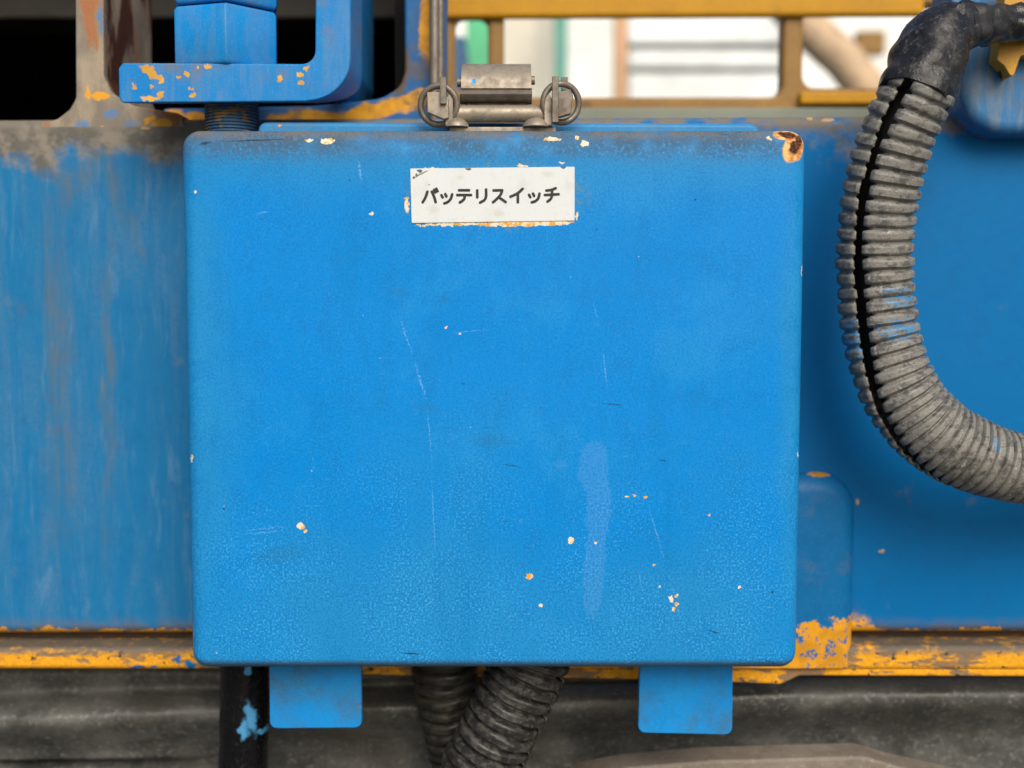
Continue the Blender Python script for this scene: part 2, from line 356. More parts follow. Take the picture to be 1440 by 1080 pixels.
def strip_paint():
    m = MB('worn_yellow_edge', .7, spec=.25); mid = m.noise(120, 5, .7); fine = m.noise(600, 3)
    k = m.noise(1, 5, .7, stretch=(45, 40, 130)); k2 = m.noise(1, 3, .6, stretch=(14, 10, 20), off=5)
    right = m.xmask(500, 1150, .075)
    y = m.ramp(m.add(m.add(m.mul(k, .75), m.mul(k2, .5)), m.mul(right, .035)), .60, .66)
    c = m.mix(m.ramp(mid, .35, .65), (.15, .13, .10, 1), (.30, .16, .055, 1))
    c = m.mix(y, c, m.mix(m.ramp(fine, .3, .7), (.80, .38, .012, 1), (.62, .27, .012, 1)))
    b = m.blobs([(190, 938, 12, 5), (215, 939, 8, 4), (268, 935, 12, 7), (250, 925, 6, 10)], Y=.075, warp=(.004, 200), soft=.6)
    c = m.mix(b, c, BLUE_D); c = m.mix(m.ramp(m.noise(200, 3, off=3), .63, .68), c, (.05, .04, .03, 1)); c = m.mix(m.mul(m.zmask(924, 912, .076), m.ramp(mid, .30, .52)), c, (.13, .11, .085, 1))
    m.bump(m.add(m.mul(mid, .0008), m.mul(y, .0003)), .7)
    return m.out(c)
def metal_paint(name, base, dark, rough=.5, metal=.6, blue=None):
    m = MB(name, rough, metal); mid = m.noise(150, 4, .65); fine = m.noise(1200, 2)
    c = m.mix(m.ramp(mid, .35, .7), base, dark); c = m.mix(m.mul(m.ramp(fine, .5, .7), .35), c, tuple(min(1, q*1.6) for q in base[:3])+(1,))
    c = m.mix(m.ramp(m.noise(70, 4, off=4), .60, .70), c, (.13, .09, .06, 1))
    if blue: c = m.mix(m.blobs(blue[0], Y=blue[1], soft=.3), c, BLUE)
    m.bump(m.add(m.mul(mid, .0002), m.mul(fine, .00006)), .6)
    return m.out(c, m.ramp(mid, .3, .7, rough-.08, rough+.2))
def rusty_post():
    m = MB('rusted_post', .75, spec=.25); mid = m.noise(60, 5, .65, stretch=(1, 1, .45)); fine = m.noise(500, 3)
    c = m.mix(m.ramp(mid, .35, .62), (.34, .28, .20, 1), (.20, .175, .14, 1))
    c = m.mix(m.ramp(m.noise(45, 4, off=3, stretch=(1, 1, .3)), .54, .62), c, (.33, .14, .06, 1))
    side = m.ramp(m.x.outputs[1], .0875, .093)
    c = m.mix(m.mul(side, m.ramp(m.noise(38, 4, off=7, stretch=(1, 1, .35)), .47, .56)), c, (.075, .028, .020, 1))
    front = m.op('SUBTRACT', 1, side)
    c = m.mix(m.mul(front, m.mul(m.blobs([(136, 20, 6, 16), (137, 38, 5, 10), (152, 158, 14, 9, -30), (110, 174, 16, 10), (180, 172, 14, 6)], Y=.08, warp=(.003, 160), soft=.7), m.ramp(fine, .3, .6, .4, .9))), c, (.06, .20, .44, 1))
    c = m.mix(m.mul(front, m.mx(m.blobs([(135, 133, 16, 6), (149, 15, 8, 16, 0), (140, 178, 6, 3), (118, 128, 4, 9), (207, 165, 13, 6, -20), (225, 172, 16, 7), (212, 180, 20, 3)], Y=.08, warp=(.003, 220)), m.ramp(m.noise(75, 4, off=11), .68, .70))), c, (.66, .32, .03, 1))
    m.bump(m.add(m.mul(mid, .0018), m.mul(fine, .0003)), .8)
    return m.out(c)
def grimy(name, a, b, c3, rough=.7, hs=.0015, sc1=30, brown=(.10, .075, .05, 1)):
    m = MB(name, rough, spec=.4); mid = m.noise(sc1, 6, .7); fine = m.noise(350, 4, .7)
    c = m.mix(m.ramp(mid, .35, .65), a, b); c = m.mix(m.mul(m.ramp(fine, .52, .7), .7), c, c3)
    c = m.mix(m.mul(m.ramp(m.noise(14, 5, .7, off=6), .5, .66), .6), c, brown)
    m.bump(m.add(m.mul(mid, hs), m.mul(fine, .0004)), .8)
    return m.out(c, m.ramp(mid, .3, .7, rough-.15, rough+.15))
def conduit_mat(name, dusty, dark, cover, blue=None, scale=160):
    m = MB(name, .55, spec=.55)
    a = m.noise(scale, 5, .72); b = m.noise(1, 4, .7, stretch=(110, 110, 420)); fine = m.noise(900, 2)
    c = m.mix(m.ramp(m.add(m.mul(a, .6), m.mul(b, .4)), cover, cover+.07), dark, m.mix(m.ramp(fine, .3, .7), dusty, tuple(q*.72 for q in dusty[:3])+(1,)))
    c = m.mix(m.ramp(m.noise(260, 4, .7, off=2), .63, .67), c, tuple(min(1, q*1.5) for q in dusty[:3])+(1,))
    if blue: c = m.mix(m.mul(m.blobs(blue[0], Y=blue[1], soft=.5, warp=(.004, 120)), m.ramp(b, .46, .54)), c, (.05, .20, .38, 1))
    m.bump(m.add(m.mul(a, .0006), m.mul(fine, .0001)), .7)
    return m.out(c, m.ramp(a, .35, .65, .36, .68))
def plain(name, col, var=.25, scale=60, rough=.6, metal=0, spec=.4, bump=.0003):
    m = MB(name, rough, metal, spec); a = m.noise(scale, 4)
    c = m.mix(m.ramp(a, .3, .7), tuple(q*(1-var) for q in col[:3])+(1,), tuple(min(1, q*(1+var)) for q in col[:3])+(1,))
    m.bump(m.mul(a, bump), .6); return m.out(c, m.ramp(a, .3, .7, rough-.08, rough+.08))
def label_mat():
    m = MB('label_white', .45, spec=.4); a = m.noise(90, 4); f = m.noise(500, 3)
    c = m.mix(m.mul(m.ramp(a, .5, .75), .5), (.60, .64, .64, 1), (.50, .51, .48, 1))
    c = m.mix(m.mul(m.ramp(f, .60, .72), .3), c, (.42, .40, .34, 1))
    c = m.mix(m.mul(m.blobs([(647, 250, 9, 7), (610, 295, 12, 10), (700, 300, 14, 8), (770, 245, 16, 6)], soft=.95), .35), c, (.42, .38, .28, 1))
    c = m.mix(m.mx(m.blobs([(590, 241, 4, 3), (582, 250, 3, 2.4), (585, 246, 2, 2), (603, 260, 1.3, 1.3), (658, 237.5, 6, 1.8), (792, 235.5, 5, 2)], soft=.4), m.line(576, 253, 606, 238, 1.0, soft=.5)), c, (.09, .09, .08, 1))
    m.bump(m.mul(a, .0002), .5); return m.out(c)
def yback():
    m = MB('yellow_blue_patchy_paint', .6, spec=.3); mid = m.noise(90, 4, .65); fine = m.noise(600, 2)
    k = m.noise(38, 5, .6, off=2)
    yb = m.blobs([(603, 35, 15, 66, 2), (430, 168, 80, 17, -5), (520, 156, 66, 14, -14), (582, 138, 38, 15, -24), (245, 168, 26, 18, 10), (285, 168, 46, 14)], Y=.11, soft=.35, warp=(.005, 110))
    c = m.mix(m.ramp(mid, .4, .65), (.008, .10, .29, 1), (.03, .11, .24, 1))
    c = m.mix(m.mul(yb, m.ramp(k, .30, .36)), c, m.mix(m.ramp(mid, .35, .7), (.66, .31, .012, 1), (.40, .19, .015, 1)))
    c = m.mix(m.blobs([(560, 95, 18, 50, 6)], Y=.11, soft=.5, warp=(.004, 60)), c, (.10, .075, .05, 1))
    c = m.mix(m.mul(m.ramp(k, .56, .64), .7), c, (.11, .09, .07, 1))
    m.bump(m.mul(mid, .0008), .7); return m.out(c)
M = dict(
    panel=panel_paint(), strip=strip_paint(), post=rusty_post(), label=label_mat(), yback=yback(),
    base=worn('blue_base_paint', (.015, .20, .46, 1), (.05, .22, .42, 1), chip=.72, grime=.5),
    tab=worn('blue_tab_paint', (.003, .225, .62, 1), (.012, .245, .60, 1), chip=.70, grime=.9, gcol=(.05, .12, .17, 1)),
    boss=worn('blue_boss_paint', (.0, .118, .31, 1), (.003, .125, .32, 1), chip=.80, grime=.35, gcol=(.1, .14, .18, 1), under=(.66, .30, .014, 1),
        extra=lambda m: m.mx(m.mul(m.ramp(m.noise(210, 4, .7, off=5), .38, .45), m.ramp(m.add(m.add(m.mul(m.zmask(815, 935, .07), .95), m.mul(m.xmask(1120, 1200, .07), .10)), m.mul(m.noise(90, 6, .72), 1.0)), 1.02, 1.05)), m.blobs([(1160, 671, 22, 4)], Y=.07, soft=.5))),
    bracket=worn('blue_bracket_paint', (.004, .19, .52, 1), (.014, .21, .50, 1), under=(.70, .38, .07, 1), chip=.82, grime=.55, streak=.22,
        extra=lambda m: m.blobs([(208, 98, 14, 7, 25), (216, 106, 11, 6, 20), (226, 110, 7, 6), (188, 121, 4, 5), (215, 122, 3, 3.4), (226, 134, 4.5, 7), (212, 139, 16, 4), (262, 104, 4, 4), (268, 124, 3, 4), (271, 133, 4.5, 4), (292, 94, 6, 4), (252, 108, 3, 3), (393, 111, 7, 5, -30), (421, 105, 6, 4), (424, 117, 6, 4, 30), (432, 97, 5, 4, -40), (278, 95, 3, 2.4)], Y=.03, warp=(.0030, 330))),
    nut=worn('blue_nut_paint', (.004, .21, .56, 1), (.014, .23, .54, 1), under=CREAM, chip=.76, chipscale=110, grime=.35, streak=.15),
    stud=worn('blue_stud_paint', (.02, .12, .26, 1), (.06, .12, .20, 1), under=(.35, .22, .08, 1), chip=.58, chipscale=120, grime=.6),
    steel=metal_paint('dull_steel', (.32, .275, .21, 1), (.20, .172, .135, 1), .46, .35, ([(667, 119, 3.2, 4, 20)], .03)),
    steel_d=metal_paint('dark_dull_steel', (.20, .17, .135, 1), (.12, .102, .082, 1), .46, .4),
    ink=plain('label_ink', (.012, .011, .012), .2, 200, .5),
    conduit=conduit_mat('dusty_split_conduit', (.215, .208, .183, 1), (.085, .084, .078, 1), .44, ([(1258, 418, 42, 14), (1252, 462, 36, 20), (1200, 480, 20, 40), (1385, 620, 8, 14)], .02)),
    conduit_d=conduit_mat('grimy_dark_conduit', (.065, .063, .056, 1), (.018, .018, .016, 1), .48, None, 200),
    conduit_o=conduit_mat('olive_dark_conduit', (.036, .034, .022, 1), (.012, .012, .010, 1), .47, None, 200),
    core=plain('cable_core_black', (.006, .006, .006), .2, 80, .6),
    boot=grimy('black_rubber_boot', (.007, .007, .008, 1), (.017, .017, .018, 1), (.11, .105, .10, 1), .36, .0014, 70, (.012, .012, .012, 1)),
    tape=grimy('black_tape', (.010, .010, .010, 1), (.022, .022, .022, 1), (.05, .05, .04, 1), .32, .0012, 45, (.012, .012, .012, 1)),
    pipe=None, gapshade=grimy('gap_shade_brown', (.06, .035, .02, 1), (.10, .06, .03, 1), (.14, .10, .06, 1), .8, .001, 40),  # dark brown that carries the shade of the gap under the panel
    beam=grimy('oily_dark_beam', (.045, .048, .044, 1), (.115, .116, .105, 1), (.24, .24, .225, 1), .42, .0022, 26, (.075, .068, .055, 1)),
    plate=grimy('dusty_cover_plate', (.15, .125, .10, 1), (.22, .19, .155, 1), (.30, .26, .2, 1), .7, .001, 30),
    void=plain('housing_shade_black', (.008, .008, .008), .3, 20, .8, spec=.1),  # near-black, so the hollow's darkness sits in the wall colour
    void_bar=plain('dark_grey_crossbar_paint', (.055, .05, .042), .3, 30, .7),
    ochre=worn('yellow_frame_paint', (.50, .25, .008, 1), (.40, .195, .010, 1), under=(.14, .08, .04, 1), chip=.70, grime=.25, gcol=(.15, .10, .05, 1), rough=.5),
    ochre_d=worn('brown_yellow_post_paint', (.30, .17, .045, 1), (.22, .125, .045, 1), under=(.12, .07, .04, 1), chip=.66, grime=.4, gcol=(.16, .11, .07, 1), rough=.5),
    lug=worn('faded_blue_drum_paint', (.015, .15, .38, 1), (.05, .18, .36, 1), under=(.30, .14, .04, 1), chip=.66, grime=.9, gcol=(.12, .13, .13, 1), streak=.5),
    lugy=worn('yellow_flange_paint', (.60, .31, .02, 1), (.50, .27, .05, 1), under=(.08, .06, .04, 1), chip=.60, grime=.3, gcol=(.1, .07, .04, 1)),
    white=plain('white_wall_paint', (.78, .80, .76), .15, 3, .7), cream=plain('cream_panel_paint', (.76, .72, .60), .15, 4, .7),
    teal=plain('teal_post_paint', (.10, .34, .27), .15, 5, .5), green=plain('green_sheet_paint', (.08, .45, .22), .2, 5, .5),
    navy=plain('navy_box_paint', (.02, .10, .22), .2, 8, .5), orange=plain('orange_post_paint', (.62, .36, .19), .15, 5, .6),
    railm=plain('pale_rail_paint', (.70, .74, .73), .2, 5, .4), shade=plain('dark_gap_paint', (.17, .19, .15), .3, 5, .7),
    tan=plain('tan_hose_rubber', (.50, .36, .22), .15, 40, .6), ground=grimy('concrete_ground', (.07, .07, .065, 1), (.10, .10, .095, 1), (.05, .05, .05, 1), .85, .002, 2),
)
def pipe_mat():
    m = MB('gloss_black_pipe', .30, spec=.3); a = m.noise(70, 4); b = m.noise(400, 3)
    c = m.mix(m.ramp(b, .6, .75), (.005, .005, .006, 1), (.02, .02, .02, 1))
    c = m.mix(m.blobs([(346, 1018, 9, 32, -8), (360, 1042, 9, 11, -40), (338, 1035, 8, 22), (343, 950, 7, 9)], Y=.04, soft=.6, warp=(.0045, 170)), c, (.07, .30, .55, 1))
    m.bump(m.mul(a, .0012), .6); return m.out(c, m.ramp(b, .4, .7, .18, .45))
M['pipe'] = pipe_mat()
# ================================================================== setting
g = obj('ground', ([(-60, -60, -1.05), (60, -60, -1.05), (60, 60, -1.05), (-60, 60, -1.05)], [(0, 1, 2, 3)]), M['ground']); tag(g, kind='structure')
# ================================================================== blue side panel of the machine
YP = .085
pb = at(720, 893, YP)
panel = empty('chassis_side_panel', (0, YP, at(0, 942, .075).z), 'faded blue steel side panel with rain streaks, standing behind the switch box', 'panel')
obj('plate', pprism([(-260, 168), (1760, 160), (1760, 890), (-260, 893)], YP, .03), M['panel'], panel, bevel=.006, seg=4)
a, b = at(1000, 668, .073), at(1203, 943, .073)
obj('raised_boss', pressed(a.x, b.x, b.z, a.z, .020, .0105, .0735, YP+.004, nf=10, bot=.12, rb=.001), M['boss'], panel, smooth=True, sharp=60)
st = obj('bottom_lip', pprism([(-260, 912), (1760, 909), (1760, 944), (-260, 942)], .076, .05), M['strip'], panel, bevel=.0035, seg=3)
obj('lower_flange', pprism([(420, 940), (1760, 940), (1760, 953), (1125, 951), (1098, 963), (960, 957), (420, 948)], .0775, .045), M['strip'], panel, bevel=.0015)
obj('gap_shade_web', pprism([(-260, 870), (1760, 870), (1760, 930), (-260, 930)], .100, .01), M['gapshade'], panel)  # added backing, coloured dark in place of shade in the gap
# ================================================================== oily beam below
def beam_mesh():
    prof = [(.128, 925), (.120, 950), (.122, 975), (.110, 992), (.101, 1004), (.0985, 1014), (.1005, 1026), (.110, 1042), (.118, 1058), (.122, 1085), (.126, 1180), (.20, 1185)]
    nx = 170; V, F = [], []; P = []
    pr = catmull([(y, p, 0) for y, p in prof], 4)
    for i in range(nx+1):
        px = -300+2040*i/nx
        for q in pr:
            tilt = 0 if q.y < 945 else max(-34, -34*(px/1200))*min(1, (q.y-945)/40) if q.y < 1080 else -20
            p = at(px, q.y+tilt, q.x); v = Vector((p.x, q.x, p.z))
            v.y += .0035*mnoise.noise(Vector((v.x*7, v.z*26, 1)))+.0012*mnoise.noise(Vector((v.x*70, v.z*90, 4)))
            V.append(v)
    k = len(pr)
    F = [[i*k+j, (i+1)*k+j, (i+1)*k+j+1, i*k+j+1] for i in range(nx) for j in range(k-1)]
    return V, F
bm_ = obj('lower_beam', beam_mesh(), M['beam'], smooth=True, sharp=0, loc=(0, .12, at(0, 1180, .126).z))
tag(bm_, 'oily dark grey cast beam running below the blue panel', 'beam')
cp = obj('cover_plate', pprism([(815, 1092), (880, 1080), (1000, 1070), (1215, 1064), (1262, 1078), (1460, 1122), (1600, 1200), (700, 1200)], .062, .022, [0, .02, .02, .02, .02, .02, 0, 0]), M['plate'], bevel=.002, loc=at(1100, 1200, .062))
tag(cp, 'dusty brown cover plate with sloping end below the right tab', 'plate')
# ================================================================== battery switch box
box_e = empty('battery_switch_box', at(695, 937, .03), 'blue steel battery switch box with Japanese label and steel latch', 'switch box')
tl, br = at(255, 183, .004), at(1127, 939, .004)
tr, bl = at(1133, 183, .004), at(270, 939, .004)
X0, X1, Z0, Z1 = (tl.x+bl.x)/2, (tr.x+at(1121, 939, .004).x)/2, br.z, tl.z
NXC, NZC = 7, 6
xs = [X0-.005+(X1-X0+.01)*i/NXC for i in range(NXC+1)]; zs_ = [Z0-.005+(Z1-Z0+.01)*i/NZC for i in range(NZC+1)]
lid = obj('lid', pressed(X0, X1, Z0, Z1, .0085, .0075, 0, .032, top=1.9, bot=.75, nf=12), lid_paint((xs[0], xs[1], zs_[0], zs_[1])), box_e)
bmm = bmesh.new(); bmm.from_mesh(lid.data); off = base_of(box_e)
for x in xs[1:-1]: bmesh.ops.bisect_plane(bmm, geom=bmm.verts[:]+bmm.edges[:]+bmm.faces[:], plane_co=Vector((x, 0, 0))-off, plane_no=(1, 0, 0))
for z in zs_[1:-1]: bmesh.ops.bisect_plane(bmm, geom=bmm.verts[:]+bmm.edges[:]+bmm.faces[:], plane_co=Vector((0, 0, z))-off, plane_no=(0, 0, 1))
for iz in range(NZC):
    for ix in range(NXC):
        if ix or iz: lid.data.materials.append(lid_paint((xs[ix], xs[ix+1], zs_[iz], zs_[iz+1])))
for f in bmm.faces:
    c = f.calc_center_median()+off; f.smooth = True
    f.material_index = min(NZC-1, max(0, int((c.z-zs_[0])/(zs_[1]-zs_[0]))))*NXC+min(NXC-1, max(0, int((c.x-xs[0])/(xs[1]-xs[0]))))
bmm.to_mesh(lid.data); bmm.free(); lid.data.set_sharp_from_angle(angle=R(70))
a, b = at(292, 205, .033), at(1098, 918, .033)
obj('base', prism(rrect(a.x, b.x, b.z, a.z, .008), .0335, YP-.001), M['base'], box_e, bevel=.002)
obj('top_flange', pprism([(362, 200), (362, 171), (1066, 173), (1072, 200)], .038, .03, [0, .008, .008, 0]), M['base'], box_e, bevel=.0025, seg=3)
obj('mounting_tab', pprism([(378, 915), (508, 915), (509, 1024), (379, 1025)], .0325-.0025, .0045, [0, 0, .0045, .0045]), M['tab'], box_e, bevel=.0008)
obj('mounting_tab', pprism([(900, 915), (1031, 915), (1030, 1034), (897, 1031)], .0325-.0025, .0045, [0, 0, .0045, .0045]), M['tab'], box_e, bevel=.0008)
# label with its writing
lab = obj('label', pprism([(577, 237), (808, 234.5), (808, 310), (579, 313.5)], -.00045, .0006, .0003, 2), M['label'], box_e)
ZO = lambda x, y: (540+x/4.5, 210+y/4.5)
CH = [[[(275,268),(262,305),(245,335)],[(303,268),(317,300),(327,334)],[(317,256),(325,272)],[(331,249),(339,265)]],
      [[(363,290),(371,304)],[(388,283),(395,298)],[(431,285),(423,312),(405,332),(382,342)]],
      [[(475,259),(538,259)],[(464,289),(551,289)],[(511,289),(506,316),(480,336)]],
      [[(590,260),(590,304)],[(646,254),(646,295),(636,320),(608,337)]],
      [[(693,260),(748,259),(738,286),(715,313),(690,335)],[(727,304),(770,333)]],
      [[(877,250),(846,278),(800,300)],[(847,280),(847,335)]],
      [[(918,288),(926,303)],[(943,280),(950,295)],[(984,280),(976,310),(957,328),(935,335)]],
      [[(1086,246),(1062,256),(1028,261)],[(1018,289),(1105,284)],[(1063,258),(1063,290),(1056,312),(1035,330)]]]
def stroke(pts, wd, y0, y1):
    pts = [Vector((p[0], p[1], 0)) for p in pts]
    pts = catmull(pts, 6) if len(pts) > 2 and len(pts) != 5 else pts
    L_, R_ = [], []; out = []
    n = len(pts)
    for i, p in enumerate(pts):
        t = (pts[min(i+1, n-1)]-pts[max(i-1, 0)]).normalized(); nn = Vector((-t.y, t.x, 0))
        L_.append(p+nn*wd); R_.append(p-nn*wd)
    def cap(c, frm):
        a0 = math.atan2(frm.y-c.y, frm.x-c.x)
        return [c+Vector((math.cos(a0-math.pi*k/6), math.sin(a0-math.pi*k/6), 0))*wd for k in range(1, 6)]
    ring = L_+cap(pts[-1], L_[-1])+R_[::-1]+cap(pts[0], R_[0])
    q = [at(p.x, p.y, y0) for p in ring]
    return prism([(a.x, a.z) for a in q], y0, y1)
for chs in CH:
    ds = []
    for i, s in enumerate(chs):
        if len(s) == 5:
            ds.append(stroke([ZO(*p) for p in s[:2]], 1.95, -.00056-.00002*i, -.0004)); s = s[1:]
        ds.append(stroke([ZO(*p) for p in s], 1.95, -.00057-.00002*i, -.0004))
    obj('printed_character', join(*ds), M['ink'], lab)
# toggle latch on top of the box
YL = .024; k = sc(YL)
P = lambda px, py, y=YL: at(px, py, y)
lt = obj('toggle_latch', join(pbox(632, 782, 178, 186, YL-.003, .016)), M['steel'], box_e, bevel=.0008)
obj('hinge_barrel', cyl(P(636, 160), P(770, 160), 12*k, 28), M['steel'], lt, smooth=True)
for px, w_ in ((642, 17), (754, 19)):
    c = P(px, 179, YL-.002); obj('rivet_head', dome((c.x, c.y, c.z), w_*k, 13*k), M['steel'], lt, smooth=True)
for s, x0, x1 in ((-1, 626, 637), (1, 765, 777)):
    obj('lug', pprism([(x0, 177), (x0, 140), ((x0+x1)/2, 131), (x1, 140), (x1, 177)], YL-.006, .012, .001), M['steel'], lt, bevel=.0008)
obj('side_tab', pprism([(600, 129), (617, 129), (631, 138), (631, 166), (624, 168), (601, 158)], YL-.008, .004, .0008), M['steel'], lt, bevel=.0006)
obj('side_tab', pprism([(777, 131), (802, 125), (806, 134), (803, 160), (786, 165), (777, 160)], YL-.008, .004, .0008), M['steel_d'], lt, bevel=.0006)
obj('spring_ring', torus(P(617, 148, YL-.002), (.22, 1, .12), 26*k, 4.5*k), M['steel_d'], lt, smooth=True)
obj('spring_ring', torus(P(789, 145, YL-.002), (-.30, 1, .1), 26*k, 4.5*k), M['steel_d'], lt, smooth=True)
for px, a_, b_ in ((623, 108, 146), (781, 107, 172), (794, 108, 128)):
    obj('pin_tail', pbox(px-4.5, px+4.5, a_, b_, YL-.0105 if px != 794 else YL+.004, .0022), M['steel_d'], lt, bevel=.0004)
def clasp():
    pr = [(YL+.018, 92), (YL+.010, 90), (YL+.003, 94), (YL-.002, 104), (YL-.004, 116), (YL-.0042, 124), (YL-.0025, 126)]
    V = []; n = len(pr)
    for x in (649, 747):
        for y, p in pr: q = at(x, p, y); V.append((at(x, p, YL).x, y, q.z))
        for y, p in pr[::-1]: q = at(x, p, y); V.append((at(x, p, YL).x, y+.0022, q.z-.001))
    m = 2*n
    F = [[i, (i+1) % m, m+(i+1) % m, m+i] for i in range(m)]+[list(range(m)), list(range(m, 2*m))]
    return V, F
obj('clasp_cover', clasp(), M['steel'], lt, smooth=True, sharp=50)
def clasp_lip():
    pr = [(YL-.0015, 124), (YL-.0045, 127), (YL-.006, 132), (YL-.005, 137), (YL-.001, 143), (YL+.004, 147)]
    V = []; n = len(pr)
    for x in (647, 748):
        for y, p in pr: q = at(x, p, y); V.append((at(x, p, YL).x, y, q.z))
        for y, p in pr[::-1]: q = at(x, p, y); V.append((at(x, p, YL).x, y+.002, q.z+.0006))
    m = 2*n
    return V, [[i, (i+1) % m, m+(i+1) % m, m+i] for i in range(m)]+[list(range(m)), list(range(m, 2*m))]
obj('clasp_lip', clasp_lip(), M['steel_d'], lt, smooth=True, sharp=60)
obj('clasp_pin', cyl(P(643, 116), P(752, 113), 6*k, 14), M['steel_d'], lt, smooth=True)
obj('clasp_core', pbox(654, 742, 98, 150, YL+.002, .012), M['steel_d'], lt, bevel=.001)
# ================================================================== bent bracket with adjusting stud
YB = .030
def bracket_mesh():
    t = 55
    outl = [(167, 93), (172, 88), (425, 90)]
    c_in, c_out = (438, 76), (440, 145)
    pts = [(166, 96), (172, 88), (424, 89.5)]
    for a in range(10, 90, 10): pts.append((424+19*math.sin(R(a)), 70.5+19*math.cos(R(a))))
    pts += [(443, 70), (444, -90), (493, -90), (493, 82)]
    for a in range(80, 0, -8): pts.append((431+62*math.sin(R(a)), 82+60*math.cos(R(a))))
    pts += [(428, 143), (172, 145), (167, 139)]
    V, F = pprism(pts, YB, .045); n = len(pts)     # underside tapers like a rolled channel flange
    V = V[:n]+[(x, y, z+.0075*max(0, (pts[i][1]-100)/45)) for i, (x, y, z) in enumerate(V[n:])]
    return V, F
bk = obj('bent_bracket', bracket_mesh(), M['bracket'], bevel=.0016, seg=2, loc=at(300, 145, YB))
obj('upright_web', pprism([(446, -88), (491, -88), (491, 82), (478, 118), (452, 128), (446, 100)], YB+.0452, .11, [0, 0, .01, .01, .01, 0]), M['bracket'], bk, bevel=.0016)
tag(bk, 'thick blue bent steel bracket with orange chips, holding the threaded stud', 'bracket')
YS = .056; ks = sc(YS)
stud = empty('adjusting_stud', at(320, 200, YS), 'blue threaded stud with two stacked hex nuts on the bent bracket', 'bolt')
def thread():
    p = at(327, 215, YS); q = at(327, 100, YS); V = []; n = 26; segs = 28; rings = []
    zs = []
    for i in range(n*4+1):
        ph = (i % 4)/4; r = (37 - (3.2 if ph in (.5, .75) else 0))*ks
        z = p.z+(q.z-p.z)*i/(n*4); zs.append((p.x, p.y, z, r))
    return tube([(a, b, c) for a, b, c, r in zs], [r for *_, r in zs], segs)
obj('threaded_shank', thread(), M['stud'], stud, smooth=True, sharp=20)
def hexnut(pya, pyb):
    c0, c1 = at(319, pyb, YS), at(319, pya, YS); af = 67*ks; V = []; ch = .0022
    for z, s in ((c0.z, .95), (c0.z+ch, 1.0), (c1.z-ch, 1.0), (c1.z, .95)):
        for k_ in range(6):
            a = R(60*k_-90+14); r = af/math.cos(R(30))*s; V.append((c0.x+r*math.cos(a), YS+r*math.sin(a), z))
    F = [[i*6+j, i*6+(j+1) % 6, (i+1)*6+(j+1) % 6, (i+1)*6+j] for i in range(3) for j in range(6)]+[list(range(6)), list(range(18, 24))]
    return V, F
z0 = at(300, 90, YB).z
def pyz(z, Y):                       # photo row of height z at depth Y
    lo, hi = -400, 1400
    for _ in range(40):
        m_ = (lo+hi)/2
        if at(0, m_, Y).z > z: lo = m_
        else: hi = m_
    return lo
n0 = pyz(z0, YS)
obj('hex_nut', hexnut(22, n0), M['nut'], stud, bevel=.0012)
obj('hex_nut', hexnut(-52, 20), M['nut'], stud, bevel=.0012)
# ================================================================== rusted post, back plate, rod, housing
po = obj('support_post', pprism([(106, -60), (145, -60), (146, 108), (156, 130), (185, 148), (255, 160)]+[(262, 186), (56, 186), (58, 172), (80, 168), (98, 154), (107, 138)], .0853, .085, [0, 0, .01, .008, .012, .004, 0, 0, .002, .006, .006, .006]), M['post'], bevel=.0006, seg=2, loc=at(125, 178, .0832))
tag(po, 'rust streaked bare steel post with flared foot on the blue panel', 'post')
bp = obj('gusset_plate', pprism([(228, 200), (228, 152), (440, 148), (535, 138), (562, 122), (569, 100), (568, -60), (626, -60), (626, 200)], .112, .03, [0, 0, .04, .02, .012, .01, 0, 0, 0]), M['yback'], bevel=.002, loc=at(600, 200, .112))
tag(bp, 'patchy yellow and blue gusset plate behind the bent bracket', 'plate')
rd = obj('steel_rod', join(cyl(at(611, -60, .10), at(611, 178, .10), 7*sc(.10), 16), cyl(at(619, -60, .102), at(619, 178, .102), 5*sc(.10), 16)), M['steel_d'], smooth=True, loc=at(611, 178, .10))
tag(rd, 'thin grey paired steel rod rising behind the latch ring', 'rod')
hs = empty('dark_housing', at(180, 200, .30), 'shade-black hollow housing added behind the rusted post to shut out the sky', 'housing')  # walls added to block the sky, blackened to give the hollow its shade
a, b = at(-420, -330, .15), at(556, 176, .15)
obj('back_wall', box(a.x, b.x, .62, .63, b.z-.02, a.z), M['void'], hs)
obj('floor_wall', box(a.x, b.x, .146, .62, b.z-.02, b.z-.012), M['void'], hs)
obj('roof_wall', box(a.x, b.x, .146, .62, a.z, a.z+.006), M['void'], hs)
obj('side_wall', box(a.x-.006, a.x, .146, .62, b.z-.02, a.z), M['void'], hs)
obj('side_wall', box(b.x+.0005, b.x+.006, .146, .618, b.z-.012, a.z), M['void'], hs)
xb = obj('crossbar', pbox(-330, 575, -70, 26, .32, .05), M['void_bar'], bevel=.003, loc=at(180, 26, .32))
tag(xb, 'dark grey crossbar inside the dark housing', 'bar')
